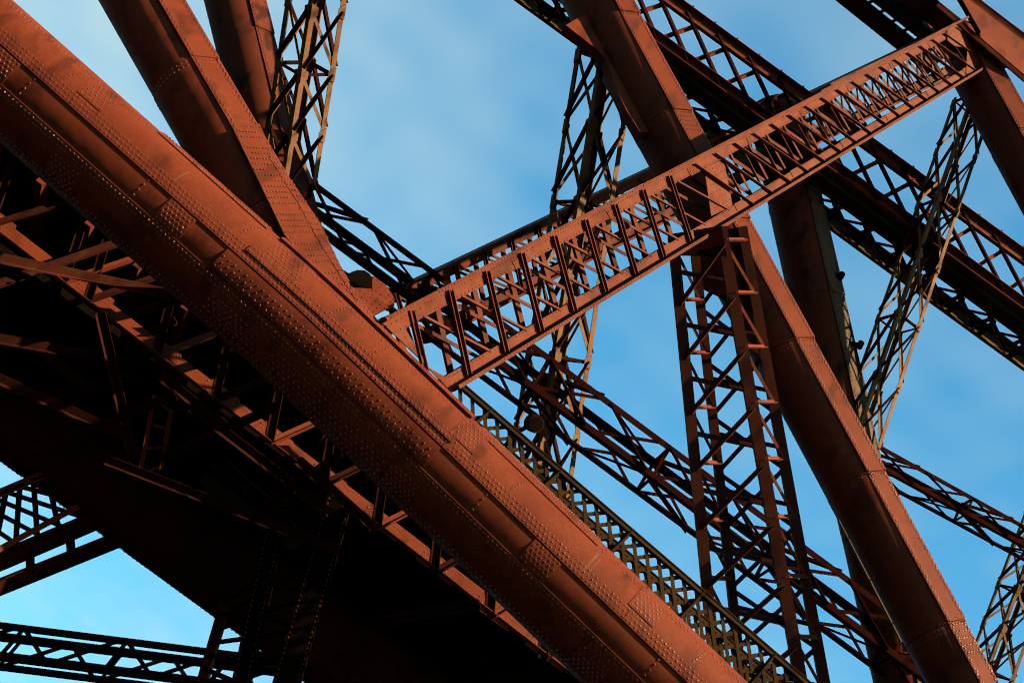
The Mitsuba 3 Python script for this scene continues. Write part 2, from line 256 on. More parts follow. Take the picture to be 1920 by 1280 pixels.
def shell(s0, s1, t0, t1, ri, ro, ds=1.6, dt=3.0):
    ns, nt = max(2, int(math.ceil((s1 - s0) / ds)) + 1), max(2, int(math.ceil((t1 - t0) / dt)) + 1)
    S, H = np.meshgrid(np.linspace(s0, s1, ns), np.linspace(t0, t1, nt), indexing='ij')
    o, i_ = cpos(S, H, ro)[0].reshape(-1, 3), cpos(S, H, ri)[0].reshape(-1, 3)
    a, b = np.meshgrid(np.arange(ns - 1), np.arange(nt - 1), indexing='ij'); n = ns * nt
    q = np.stack([a * nt + b, (a + 1) * nt + b, (a + 1) * nt + b + 1, a * nt + b + 1], -1).reshape(-1, 4)
    lo = [(0 * nt + k, 0 * nt + k + 1) for k in range(nt - 1)]; hi = [((ns - 1) * nt + k + 1, (ns - 1) * nt + k) for k in range(nt - 1)]
    le = [((k + 1) * nt, k * nt) for k in range(ns - 1)]; re = [(k * nt + nt - 1, (k + 1) * nt + nt - 1) for k in range(ns - 1)]
    e = np.array([(x, y, y + n, x + n) for x, y in lo + hi + le + re])
    Q = np.vstack([q, q[:, ::-1] + n, e[:, ::-1]])
    v, f = np.vstack([o, i_]), np.vstack([Q[:, [0, 1, 2]], Q[:, [0, 2, 3]]])
    t = v[f[0]]; 
    if np.cross(t[1] - t[0], t[2] - t[0]) @ (t[0] - cpos(s0, t0, 0)[0]) < 0: f = f[:, ::-1]
    return v, f
ch = thing('bottom_chord_tube', 'huge sunlit red riveted tube crossing the picture from top left to bottom centre', 'bridge tube')
part(ch, 'shell', shell(-LA, LB, -180, 180, R0 - .1, R0 - .04, dt=6), 'red_oxide', smooth=40)
cuts1 = [-LA, -18.2, -10.06, -1.83, 6.17, 13.7, 21.5, LB]
cuts2 = [-LA, -20.5, -12.6, -4.9, 2.6, 10.74, 18.4, LB]
cuts3 = [-LA, -16.6, -8.76, -1.53, 6.0, 13.9, 21.6, LB]
for cuts, t0, t1, ro in ((cuts1, 15.5, 112, .03), (cuts2, -13, 15.4, -.028), (cuts3, -62, -13.1, .03), (cuts2, -112, -62.1, -.005), (cuts1, -172, -112.1, .03)):
    for a, b in zip(cuts, cuts[1:]):
        part(ch, 'shell_plate', shell(a + .012, b - .012, t0, t1, R0 - .06, R0 + ro), 'red_oxide', smooth=40)
RV = []
def rows(s0, s1, ths, pitch, r, stagger=True):
    s = np.arange(s0, s1, pitch)
    for k, th in enumerate(ths):
        p, n = cpos(s + (pitch / 2 if stagger and k % 2 else 0), np.full(len(s), float(th)), r); RV.append((p, n))
def strap(s, w, t0, t1, r, pitch=.17, name='butt_strap'):
    part(ch, name, shell(s - w, s + w, t0, t1, R0 - .02, r), 'red_oxide', smooth=40)
    dth = math.degrees(pitch / R0)
    for k, th in enumerate(np.arange(t0 + dth * .5, t1 - dth * .3, dth * .8)):
        rows(s - w + .08 + (pitch / 2 if k % 2 else 0), s + w - .04, [th], pitch, r, False)
for s in cuts1[1:-1]: strap(s + .35, .5 if abs(s + 1.83) > .1 else .75, 31.5, 68, R0 + .055)
for s in cuts2[1:-1]:
    if abs(s - 2.6) > .1: strap(s, .55, -12, 14.6, R0 + .004)
for s in cuts3[1:-1]: strap(s, .6, -57, -24, R0 + .055, .19)
strap(1.6, 4.6, -10.5, 13.6, R0 + .024, .24, 'node_plate'); strap(1.4, 3.9, -52, -26, R0 + .058, .23, 'node_plate')
strap(-5.38, 2.43, 68, 100, R0 + .07, .15, 'doubler_plate'); strap(9.1, 2.6, 61, 98, R0 + .065, .17, 'doubler_plate')
part(ch, 'edge_flange', shell(-2.4, 6.1, 69, 97, R0 - .02, R0 + .15), 'red_oxide', smooth=40)
rows(-2.3, 6.0, [73, 78], .16, R0 + .15)
part(ch, 'edge_flange', shell(-2.6, 6.3, 24, 33.2, R0 - .02, R0 + .09), 'red_oxide', smooth=40); rows(-2.5, 6.2, [26, 31], .16, R0 + .09)
for a, b in ((-LA, -2.7), (6.4, LB)): rows(a, b, [18.5, 23.3, 28.1], .165, R0 + .03)
rows(-2.5, 6.2, [18, 22], .165, R0 + .03)
rows(-LA, -7.9, [63, 67.5], .17, R0 + .03); rows(11.8, LB, [60.5, 65], .17, R0 + .03); rows(-2.2, 6.2, [60, 64], .17, R0 + .03)
rows(-LA, LB, [-16.5, -21.5], .18, R0 + .03); rows(-LA, LB, [-58, -65], .2, R0 + .03); rows(-LA, LB, [-105, -114], .2, R0 + .03)
for s in (-10.8, -3.1, .79, 2.66, 8.7, 16.2):
    for th in np.arange(36, 64, 4.4): rows(s + .006 * (th - 50), s + .01 + .006 * (th - 50), [th], .2, R0 + .03)
for s in (-11.4, -6.4, -.3, 8.2, 15.3, 22):
    for th in (-8, -1, 6, 12): rows(s, s + .01, [th], .2, R0 - .026)
part(ch, 'rivets', rivets(np.vstack([p for p, n in RV]), np.vstack([n for p, n in RV])), 'red_rivet', kind='stuff')
for s_, w_, a_, b_ in ((-5.9, .04, 28, 52), (6.85, .05, 24, 58), (11.85, .06, 22, 53), (12.02, .03, 30, 50), (-15.2, .03, 30, 55)):
    part(ch, 'paint_run', shell(s_, s_ + w_, a_, b_, R0 + .026, R0 + .033), 'pale_run', smooth=40, label='pale dried paint run')
# gusset box where tie and strut meet the chord
YN = V3([0, -.9903, .1392])     # outward normal of the near truss
part(ch, 'gusset_plate', plate(G['node_a'], YN, .05), 'red_oxide'); part(ch, 'gusset_plate', plate(G['node_b'], YN, .06), 'red_oxide')
for gk, e_ in (('node_a', .052), ('node_b', .062)):
    po = V3(G[gk]); ax_ = np.array([1.0, 0, 0]); g = (po.mean(0) + np.arange(-3, 3, .2)[:, None, None] * ax_ + np.arange(-3, 3, .22)[None, :, None] * np.cross(YN, ax_)).reshape(-1, 3)
    g = g - ((g - po[0]) @ YN)[:, None] * YN; g = g[inside(po, g, YN)]; part(ch, 'rivets', rivets(g + YN * e_, YN, .036, .024, 5), 'red_oxide', kind='stuff')
part(ch, 'hood', plate(G['node_h'], YN, -.7), 'black_and_shade')
# ------------------------------------------------------------ struts
def strut(key, name, label, mat, strip_mat, hw=.45, group=None, gusset=None, flare=1.0, cuts=6.5, blk=0):
    P, Q = V3(G[key]); ra, rb = G[key + '_r']; n, v = V3(G[key + '_n']), V3(G[key + '_v']); d = unit(Q - P); L = np.linalg.norm(Q - P)
    n = unit(n - d * (n @ d)); e = np.cross(d, n); K = 56
    if e @ v < 0: e = -e          # e: the strip's edge towards the camera
    t = thing(name, label, 'bridge strut', group)
    th = np.arange(K) * 2 * math.pi / K
    def ring(s, k=1.0):
        r = (ra + (rb - ra) * s / L) * k
        x = r * np.cos(th); x = np.minimum(x, .93 * r)
        return P + d * s + x[:, None] * n + (r * np.sin(th))[:, None] * e
    def course(s0, s1, k, ko):
        a, b, c, d2 = ring(s0, k), ring(s1, k), ring(s1, ko), ring(s0, ko)
        v_ = np.vstack([a, b, c, d2]); i = np.arange(K); j = (i + 1) % K
        f = []
        for m, o in ((0, 1), (1, 2), (2, 3), (3, 0)):
            q = np.stack([m * K + i, m * K + j, o * K + j, o * K + i], 1); f += [q[:, [0, 1, 2]], q[:, [0, 2, 3]]]
        f = np.vstack(f); tt = v_[f[0]]
        if np.cross(tt[1] - tt[0], tt[2] - tt[0]) @ (tt[0] - (P + d * s0)) < 0: f = f[:, ::-1]
        return v_, f
    edges = list(np.arange(0, L, cuts)) + [L]
    if edges[-1] - edges[-2] < 1.5: edges.pop(-2)
    rp, rn = [], []
    for q, (a, b) in enumerate(zip(edges, edges[1:])):
        part(t, 'tube_course', course(a + .01, b - .01, 1.0 if q % 2 else .985, .9), mat, smooth=35)
        r = ra + (rb - ra) * (a + b) / 2 / L; h = .93 * r; w = hw * r
        part(t, 'flange_plate', beam(P + d * (a + .008), P + d * (b - .008), n, [(-w, w, h - .02, h + .05)], xd=e), strip_mat)
        s = np.arange(a + .1, b, .22)
        for off in (-.86, -.74, .74, .86):
            ss = s + (.11 if abs(off) < .8 else 0)
            rp.append(P + d * ss[:, None] + n * (h + .05) + e * off * w); rn.append(np.tile(n, (len(s), 1)))
        for off in ([.12] if q % 2 else [.12, .4, .68, .96, 1.24]):
            xs = np.arange(-.8, .81, .16 / w)
            rp.append(P + d * (a + off) + n * (h + .05) + e * (xs * w)[:, None]); rn.append(np.tile(n, (len(xs), 1)))
        for tt in ((31, 36) if key == 'near_strut_a' and a > 8 else ()):                         # rows on the round side
            c_, s_ = math.cos(math.radians(tt)), math.sin(math.radians(tt)); nn = c_ * n + s_ * e
            rp.append(P + d * s[:, None] + nn * r * (1.0 if q % 2 else .985)); rn.append(np.tile(nn, (len(s), 1)))
        for tt in np.arange(28, 200, 7.5):
            c_, s_ = math.cos(math.radians(tt)), math.sin(math.radians(tt)); nn = c_ * n + s_ * e
            for o in (.12, .3): rp.append((P + d * (a + o) + nn * r * (1.0 if q % 2 else .985))[None]); rn.append(nn[None])
    if gusset:
        for g, th_ in gusset:
            poly = V3(G[g]); part(t, 'gusset_plate', plate(poly + n * .06, n, th_), strip_mat)
            c0 = poly.mean(0); xs = np.arange(-6, 6, .13); ss = np.arange(-9, 9, .26)
            Xs, Ss = np.meshgrid(xs, ss); ok = ((np.floor((Xs + 9) / 1.1).astype(int) + np.floor((Ss + 9) / .26).astype(int) * 2) % 5 != 0)
            pts = (c0 + Ss[ok][:, None] * unit(d - .25 * e) + Xs[ok][:, None] * unit(e + .0 * d))
            pts = pts - n * ((pts - poly[0]) @ n)[:, None]
            m = inside(poly, pts, n); pts = pts[m]
            rp.append(pts + n * (.06 + th_)); rn.append(np.tile(n, (len(pts), 1)))
    part(t, 'rivets', rivets(np.vstack(rp), np.vstack(rn), .04 if 'far' in key else .05, .042, 5), 'red_rivet' if mat == 'red_oxide' else mat, kind='stuff')
    return t, P, Q, n, e, d
strut('near_strut_a', 'tubular_strut', 'near red tubular strut at top left with a broad riveted gusset on the big tube', 'red_oxide', 'red_oxide', gusset=[('gus0', .03), ('gus0b', .05)])
s1 = strut('near_strut_b', 'tubular_strut', 'long red tubular strut from top centre, behind the sunlit tie, to the lower right corner', 'red_oxide', 'red_oxide', hw=.40)
strut('near_strut_c', 'tubular_strut', 'dark tubular strut leaving the right edge below the top end of the lattice tie', 'red_oxide', 'red_oxide')
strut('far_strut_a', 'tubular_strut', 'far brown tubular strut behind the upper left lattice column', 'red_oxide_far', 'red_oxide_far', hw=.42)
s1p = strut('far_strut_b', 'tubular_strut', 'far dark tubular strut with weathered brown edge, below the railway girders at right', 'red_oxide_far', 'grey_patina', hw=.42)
part(s1[0], 'haunch_plate', plate(G['haunch'], YN, .5), 'red_oxide')
# ------------------------------------------------------------ near lattice tie
def tie_girder(key, label, mat, rmat, nrm, depth, detail):
    A, B, C, D = V3(G[key]); t = thing('lattice_tie_girder', label, 'lattice girder')
    ax = unit(B - A); dn = unit((C - A) - ax * ((C - A) @ ax)); inn = -V3(nrm); rp, rn = [], []
    ext = lambda P, Q, a: (P + (P - Q) * a, Q)
    front = mat
    for k, off in enumerate((0.0, depth)):
        mat = front if k == 0 else 'red_oxide_far'  # duller red on the back web paints in its shade
        o = inn * off; out = V3(nrm) if k == 0 else inn
        for (P, Q), sg, nm in (((A, B), 1, 'upper_chord'), ((C, D), -1, 'lower_chord')):
            x = dn * sg
            part(t, nm, beam(P + o, Q + o, out, [(0, .48, 0, .03), (-.06, .03, .03, .42), (.03, .14, .03, .055)], xd=x), mat)
            if detail and k == 0:
                L = np.linalg.norm(Q - P)
                for yy, pt in ((.11, .16), (.42, .2)):
                    s = np.arange(.2, L, pt); rp.append(P + unit(Q - P) * s[:, None] + x * yy + V3(nrm) * (.055 if yy < .2 else .03)); rn.append(np.tile(V3(nrm), (len(s), 1)))
                s = np.arange(.2, L, .16); rp.append(P + unit(Q - P) * s[:, None] + V3(nrm) * .42 + x * -.015); rn.append(np.tile(V3(nrm), (len(s), 1)))
        f = .028; q = 0
        while f < 1.0:
            tp = lambda u: lerp(A, B, u) + o + out * .034 + dn * .42
            bt = lambda u: lerp(C, D, u) + o + out * .034 - dn * .42
            tq = lambda u: lerp(A, B, u) + o + out * .034 + dn * .1
            bq = lambda u: lerp(C, D, u) + o + out * .034 - dn * .1
            heavy = [(-.11, .11, 0, .03), (-.11, -.08, .03, .14), (.08, .11, .03, .14)]; light = [(-.07, .07, -.07, -.04), (-.07, -.045, -.04, .03)]
            if f < .37:
                if f - .052 > -.04: part(t, 'diagonal', beam(tq(f), bq(max(f - .0505, -.02)), out, heavy), mat)
                part(t, 'post', beam(tp(f + .009), bt(f + .020), out, light), mat)
                f += .0405
            else:
                part(t, 'post', beam(tq(f), bq(f + .013), out, [(-.09, .09, 0, .03), (-.09, -.06, .03, .16)]), mat)
                if f > .40: part(t, 'diagonal', beam(tp(f + .01), bt(f - .028), out, light), mat)
                f += .0337
            q += 1
            if detail and k == 0 and q % 3 == 0:
                P = lerp(A, B, f - .012) + V3(nrm) * .032; part(t, 'splice_plate', plate([P + dn * .19, P + dn * .52, P + dn * .52 + ax * .9, P + dn * .19 + ax * .9], nrm, .025), mat)
                g = np.array([P + dn * a + ax * b + V3(nrm) * .025 for a in (.24, .35, .46) for b in np.arange(.1, .86, .12)]); rp.append(g); rn.append(np.tile(V3(nrm), (len(g), 1)))
                P = lerp(C, D, f - .012) + V3(nrm) * .032; part(t, 'splice_plate', plate([P - dn * .19, P - dn * .52, P - dn * .52 + ax * .9, P - dn * .19 + ax * .9], nrm, .025), mat)
    for (P, Q), sg in (((A, B), -1), ((C, D), 1)):      # cover plates over the two webs
        part(t, 'cover_plate', beam(P + dn * sg * .063, Q + dn * sg * .063, inn, [(0, .04, -.40, depth + .08)], xd=dn * sg), mat)
    if rp: part(t, 'rivets', rivets(np.vstack(rp), np.vstack(rn), .036, .022, 5), rmat, kind='stuff')
    return t
tg = tie_girder('tie', 'sunlit red lattice box girder rising to the upper right corner in front of the struts', 'red_oxide', 'red_oxide', V3(G['tie_n']), .7, True)
part(tg, 'gusset_plate', plate(V3(G['tie_gus']) + V3(G['tie_n']) * .06, G['tie_n'], .04), 'red_oxide')
part(tg, 'node_plate', plate(V3(G['tie_node']) - V3(G['tie_n']) * .05, G['tie_n'], .04), 'red_oxide')
for gk, e_ in (('tie_node', -.01), ('top_gusset', .10), ('tie_gus', .10)):
    po, n_ = V3(G[gk]), V3(G['tie_n']); ax_ = unit(V3(G['tie'][1]) - V3(G['tie'][0])); dn_ = np.cross(n_, ax_)
    g = (po.mean(0) + np.arange(-5, 5, .24)[:, None, None] * ax_ + np.arange(-4, 4, .3)[None, :, None] * dn_).reshape(-1, 3)
    g = g - ((g - po[0]) @ n_)[:, None] * n_; g = g[inside(po, g, n_)]
    part(tg, 'rivets', rivets(g + n_ * e_, n_, .036, .022, 5), 'red_oxide', kind='stuff')
part(tg, 'gusset_plate', plate(V3(G['top_gusset']) + V3(G['tie_n']) * .06, G['tie_n'], .04), 'red_oxide')
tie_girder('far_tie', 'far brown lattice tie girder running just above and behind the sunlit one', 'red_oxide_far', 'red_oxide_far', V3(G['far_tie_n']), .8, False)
# ------------------------------------------------------------ top chord girders at upper right
tc = thing('top_chord_girder', 'red plate girder across the top right corner where the lattice tie ends', 'plate girder')
part(tc, 'web_plate', plate(G['top_web'], YN, .05), 'red_oxide')
dn = unit(V3(G['top_up'][0]) - V3(G['top_low'][0]))
a, b = V3(G['top_low']); part(tc, 'lower_flange', beam(a, b, YN, [(0, .62, .06, .09), (.0, .05, .09, .17), (.3, .34, .09, .15), (.58, .62, .09, .17)], xd=dn), 'red_oxide')
a, b = V3(G['top_up']); part(tc, 'upper_flange', beam(a, b, YN, [(0, .06, -.5, .22), (-.5, 0, .06, .09), (-.35, -.31, .09, .17)], xd=dn), 'red_oxide')
a, b = V3(G['top_low']); part(tc, 'back_web', beam(a - YN * 1.2, b - YN * 1.2, YN, [(0, .5, 0, .04)], xd=dn), 'red_oxide_far')
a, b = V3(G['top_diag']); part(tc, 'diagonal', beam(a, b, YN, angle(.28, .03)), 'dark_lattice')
ft = thing('top_chord_girder', 'far dark plate girder with grey underside leaving the top edge left of the tie end', 'plate girder')
for k, (a, b) in enumerate((G['far_top'], G['far_top2'])):
    a, b = V3(a), V3(b); ud = V3([0, 0, 1.0])
    part(ft, 'lower_flange' if k == 0 else 'soffit_plate', beam(a, b, V3([0, -.63, -.78]), [(0, 1.22 if k == 0 else 2.6, 0, .12)], xd=V3([0, -.78, .63])), 'brown_lattice' if k == 0 else 'soffit')
a, b = V3(G['far_top3'])
part(ft, 'web_plate', beam(a, b, V3([0, -.63, -.78]), [(0, 1.5, .3, .6)], xd=V3([0, -.78, .63])), 'brown_lattice')
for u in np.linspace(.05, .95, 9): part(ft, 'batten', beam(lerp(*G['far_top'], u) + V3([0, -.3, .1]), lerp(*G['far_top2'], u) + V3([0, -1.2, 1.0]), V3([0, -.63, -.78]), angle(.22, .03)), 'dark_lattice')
# ------------------------------------------------------------ lattice columns between near and far struts
COL = ('brown_lattice', 'buff_lattice')  # brown bars, pale legs: shade and sunlit edges put into the colour
for key, lab, n in (('col_a', 'tall square lattice column crossing behind the sunlit tie, left of the long strut', 6),
                    ('col_b', 'square lattice column with pale sunlit legs at upper left, ending at the far brown strut', 4),
                    ('col_c', 'slender lattice column leaning right between the far strut and the right edge strut', 6),
                    ('col_e', 'small lattice column cut off by the lower right edge of the picture', 5)):
    t = thing('lattice_column', lab, 'lattice column')
    a, b = G[key]; big = key in ('col_a', 'col_b')
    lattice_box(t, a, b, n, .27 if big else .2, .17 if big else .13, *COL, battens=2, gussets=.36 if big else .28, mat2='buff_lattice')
t = thing('lattice_column', 'dark lattice column with four heavy legs, from the tie down to the bottom edge', 'lattice column')
a, b = V3(G['col_d']); ca, cb = a.mean(0), b.mean(0)
nf = unit(np.cross(b[0] - a[0], a[3] - a[0])); nf = -nf if nf @ (cO - ca) < 0 else nf
for i, w in ((0, .42), (1, .36), (2, .40), (3, .46)):
    part(t, 'leg', beam(a[i], b[i], nf, [(-w / 2, w / 2, 0, .04), (-w / 2, -w / 2 + .04, -.36, 0), (w / 2 - .04, w / 2, -.36, 0)]), 'dim_red_lattice')
n = 8
for (i, j, bw) in ((0, 3, .2), (1, 2, .18)):
    for q in range(n):
        u, v = .04 + .96 * q / n, .04 + .96 * (q + 1) / n; k = nf * (.05 if i == 0 else -.4)
        part(t, 'lattice_bar', beam(lerp(a[i], b[i], v) + k, lerp(a[j], b[j], u) + k, nf, angle(bw, .03)), 'dim_red_lattice')
        if i == 1: part(t, 'lattice_bar', beam(lerp(a[i], b[i], u) + k - nf * .05, lerp(a[j], b[j], v) + k - nf * .05, -nf, flat(bw, .03)), 'dim_red_lattice')
        part(t, 'batten', beam(lerp(a[i], b[i], u + .035) - nf * .5, lerp(a[j], b[j], u + .075) - nf * .5, nf, angle(bw, .03)), 'dim_red_lattice')
for (i, j) in ((0, 1), (3, 2)):
    for q in range(n + 1):
        u = .03 + .95 * q / n
        part(t, 'rung', beam(lerp(a[i], b[i], u), lerp(a[j], b[j], u), nf, [(-.09, .09, 0, .04), (-.09, -.05, .04, .14)]), 'red_oxide')
        if q < n: part(t, 'lattice_bar', beam(lerp(a[i], b[i], u), lerp(a[j], b[j], u + .95 / n), nf, flat(.12, .03)), 'red_oxide' if i == 3 else 'dim_red_lattice')  # red rungs and one red side painted as the sunlit members
hd = (a[0] + a[3]) / 2
part(t, 'head_plate', plate([a[0] + nf * .08, a[3] + nf * .08, lerp(a[3], b[3], .07) + nf * .08, lerp(a[0], b[0], .05) + nf * .08], nf, .05), 'dark_lattice')  # near-black base paints this sun-facing plate as if shaded
part(t, 'head_plate', plate([a[1], a[2], lerp(a[2], b[2], .2), lerp(a[1], b[1], .12)], -nf, .05), 'dark_lattice')
# ------------------------------------------------------------ horizontal lattice girders
t = thing('lattice_brace_girder', 'long dark lattice box girder running down right behind the tie and the dark column', 'lattice girder')
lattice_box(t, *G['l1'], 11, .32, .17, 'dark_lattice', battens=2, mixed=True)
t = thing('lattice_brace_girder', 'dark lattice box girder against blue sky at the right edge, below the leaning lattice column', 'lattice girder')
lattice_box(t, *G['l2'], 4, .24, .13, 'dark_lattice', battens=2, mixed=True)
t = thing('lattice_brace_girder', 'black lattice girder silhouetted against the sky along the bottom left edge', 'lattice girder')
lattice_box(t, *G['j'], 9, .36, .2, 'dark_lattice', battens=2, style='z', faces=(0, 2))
t = thing('lattice_brace_girder', 'dark double girder at the left edge reaching the far tube, with sunlit lattice above it', 'lattice girder')
pc = V3(G['p'])
for k, (w, m) in enumerate(((.3, 'red_oxide'), (.75, 'brown_lattice'), (.62, 'brown_lattice'))):
    part(t, 'chord', beam(pc[k, 0], pc[k, 1], V3([0, -.6, -.8]), [(-w / 2, w / 2, 0, .06), (-w / 2, -w / 2 + .06, .06, .3), (w / 2 - .06, w / 2, .06, .3)]), m)
for q in range(5):
    u, v = q / 5, (q + 1) / 5
    part(t, 'lattice_bar', beam(lerp(*pc[1], u * .7), lerp(*pc[0], u * .85 + .3), V3([0, -.6, -.8]), angle(.24, .03)), 'dark_lattice')
    part(t, 'lattice_bar', beam(lerp(*pc[0], u * .8 - .05), lerp(*pc[1], u * .72 + .34), V3([0, -.6, -.8]), flat(.2, .03)), 'dark_lattice')
for q in range(4): part(t, 'batten', beam(lerp(*pc[1], .12 + .25 * q), lerp(*pc[2], .12 + .25 * q), V3([0, -.6, -.8]), flat(.4, .03)), 'dark_lattice')
part(t, 'top_flange', beam(pc[1, 0] + V3([0, -.5, .35]), pc[1, 1] + V3([-.8, -.5, .35]), V3([0, -.6, -.8]), [(-.12, .12, 0, .05)]), 'red_oxide')
# ------------------------------------------------------------ diamond lattice girder beside the tube
t = thing('diamond_lattice_girder', 'olive brown girder of close diamond lattice running along the upper side of the big tube', 'lattice girder')
a, b = V3(G['w']); ax = unit(b - a); dz = unit(V3([0, 0, -1]) + ax * ax[2]); L = np.linalg.norm(b - a); H = 2.2
for k in (0, 1):
    o = V3([0, 1.25 * k, 0]); fr_ = V3([0, -1.0, 0])
    part(t, 'top_flange', beam(a + o, b + o, fr_, [(-.02, .14, -.02, .16), (-.06, -.02, -.14, .2)], xd=dz), 'olive_lattice')
    part(t, 'bottom_flange', beam(a + o + dz * H, b + o + dz * H, fr_, [(-.1, .1, -.1, .16)], xd=dz), 'olive_lattice')
    for q in range(int(L / .6)):
        s = q * .6 + .12 * k
        if s + H * .8 < L:
            part(t, 'lattice_bar', beam(a + o + ax * s, a + o + ax * (s + H * .8) + dz * H, fr_, flat(.15, .02)), 'olive_lattice')
            part(t, 'lattice_bar', beam(a + o + ax * (s + H * .8) + V3([0, .03, 0]), a + o + ax * s + dz * H + V3([0, .03, 0]), fr_, flat(.15, .02)), 'olive_lattice')
for s in np.arange(1.5, L, 3.4):
    part(t, 'post', beam(a + ax * s + V3([0, -.06, 0]), a + ax * (s - .3) + dz * H + V3([0, -.06, 0]), V3([0, -1, 0]), tee(.16, .03)), 'olive_lattice')
# ------------------------------------------------------------ railway viaduct
t = thing('railway_viaduct', 'brown viaduct of lattice side girders and dark deck behind the tie at upper right', 'viaduct')
a, b = V3(G['via']); a, b = a - V3([8, 0, 0]), b + V3([6, 0, 0]); zt, x0, x1, yv = (a[2] + b[2]) / 2, a[0], b[0], a[1]; HV = 3.6; W = 3.0
bxr = lambda xa, xb, ya, yb, za, zb: beam(V3([xa, (ya + yb) / 2, (za + zb) / 2]), V3([xb, (ya + yb) / 2, (za + zb) / 2]), V3([0, -1, 0]), [(-(zb - za) / 2, (zb - za) / 2, -(yb - ya) / 2, (yb - ya) / 2)])
fv = V3([0, -1.0, 0])
def vchord(y, z, nm, m, hh=.85): 
    part(t, nm, join(bxr(x0, x1, y, y + .05, z - hh, z), bxr(x0, x1, y - .35, y + .4, z + .002, z + .05), bxr(x0, x1, y - .22, y, z - hh - .05, z - hh)), m)
vchord(yv, zt, 'top_chord', 'red_oxide_far'); vchord(yv, zt - HV, 'bottom_chord', 'red_oxide_far', .6)
vchord(yv + W, zt - .2, 'top_chord', 'red_oxide_far', .5); vchord(yv + W, zt - HV, 'bottom_chord', 'grey_patina', 1.0)
xs = np.arange(x0 + .5, x1 - 5, 2.15)
g = np.arange(x0 + .2, x1, .26); g = np.concatenate([np.stack([g + o, g * 0 + yv - .004, g * 0 + z], 1) for z, o in ((zt - .12, 0), (zt - .75, .13), (zt - HV - .1, 0), (zt - HV - .5, .13))])
part(t, 'rivets', rivets(g, [0, -1, 0], .05, .035, 5), 'red_oxide_far', kind='stuff')
for x in xs:
    part(t, 'diagonal', beam([x, yv - .06, zt - .3], [x + 3.9, yv - .06, zt - HV - .3], fv, [(-.17, .17, 0, .03), (-.17, -.13, .03, .2)]), 'brown_lattice')
    part(t, 'post', beam([x + 1.0, yv + .1, zt - .4], [x - .3, yv + .1, zt - HV], fv, angle(.2, .03)), 'red_oxide_far')
    part(t, 'diagonal', beam([x + 2.0, yv + W + .06, zt - .3], [x, yv + W + .06, zt - HV - .3], fv, angle(.2, .03)), 'dark_lattice')
    part(t, 'floor_brace', beam([x, yv + 1.62, zt - HV - .5], [x + 2.1, yv + W - .1, zt - HV - .5], V3([0, 0, -1.]), angle(.2, .03)), 'dark_lattice')
    part(t, 'floor_brace', beam([x + 2.1, yv + 1.62, zt - HV - .56], [x, yv + W - .1, zt - HV - .56], V3([0, 0, -1.]), flat(.18, .03)), 'dark_lattice')
    part(t, 'floor_beam', bxr(x + .3, x + .5, yv + 1.61, yv + W - .02, zt - HV - .9, zt - HV - .6), 'dark_lattice')
part(t, 'deck', bxr(x0, x1, yv + .06, yv + 1.6, zt - HV - .58, zt - HV - .4), 'soffit')
for y in (yv + .5, yv + 1.3): part(t, 'stringer', bxr(x0, x1, y - .06, y + .06, zt - HV - .85, zt - HV - .584), 'soffit')
for x in np.arange(x0 + 1, x1, 1.55): part(t, 'handrail_post', bxr(x, x + .12, yv - .2, yv - .12, zt + .05, zt + .35), 'brown_lattice')
# ------------------------------------------------------------ underside at lower left
t = thing('bottom_chord_tube', 'far dark tube at lower left, its underside black against the sky', 'bridge tube')
a, b = V3(G['far_chord']); d = unit(b - a); L = np.linalg.norm(b - a)
for q in range(6):
    part(t, 'shell_plate', tube([a + d * (L * q / 6 + .01), a + d * L * (q + 1) / 6 - d * .01], 1.75 - .02 * (q % 2), 40), 'brown_lattice', smooth=35)  # dark brown base stands in for deep shadow on this tube
v = unit(cO - a - d * ((cO - a) @ d)); w = np.cross(d, v); rp, rn = [], []
for th in (-150, -145, -100, -95, -40, -35, 0, 5, 40, 45, 85, 90, 140):
    nn = math.cos(math.radians(th)) * v + math.sin(math.radians(th)) * w; s = np.arange(.1, L, .22); rp.append(a + d * s[:, None] + nn * 1.745); rn.append(np.tile(nn, (len(s), 1)))
part(t, 'rivets', rivets(np.vstack(rp), np.vstack(rn), k=5), 'brown_lattice', kind='stuff')
t = thing('bracing_girder', 'plate girder with sunlit lower flange and braces along the underside of the big tube', 'plate girder')
a, b = V3(G['k']); nd = V3(G['k_nodes']); up = V3([0, 0, 1.0]); ax = unit(b - a); L = np.linalg.norm(b - a)
part(t, 'lower_chord', beam(a, b, fv, [(0, .62, 0, .03), (0, .03, .03, .22), (.03, .13, .03, .05)], xd=up), 'red_oxide')
part(t, 'upper_chord', beam(a + up * 3.4, b + up * 3.4, fv, [(-.5, 0, 0, .03), (-.03, 0, .03, .3)], xd=up), 'brown_lattice')
s = np.arange(.1, L, .17); rp = [a + ax * s[:, None] + up * .08 + fv * .05]; rn = [np.tile(fv, (len(s), 1))]
for k, p in enumerate(nd):
    for (dx, dz_, wd) in ((-1.45, 3.1, .34), (1.2, 2.7, .3)):
        part(t, 'post' if dx < 0 else 'brace', beam(p + fv * .055, p + V3([dx, 0, dz_]) + fv * .055, fv, [(-wd / 2, wd / 2, 0, .03), (-wd / 2, -wd / 2 + .03, .03, .2)]), 'red_oxide' if dx == 1.2 and k % 2 else 'brown_lattice')  # brown for shaded members, red for sunlit braces: light put into colour
    part(t, 'gusset_plate', plate([p + V3([-.9, 0, .06]), p + V3([.9, 0, .03]), p + V3([.7, 0, .7]), p + V3([-.6, 0, .75])] + fv * .032, fv, .02), 'red_oxide')
    g = np.array([p + V3([x, 0, z]) + fv * .052 for x in np.arange(-.7, .75, .18) for z in (.2, .38, .56)]); rp.append(g); rn.append(np.tile(fv, (len(g), 1)))
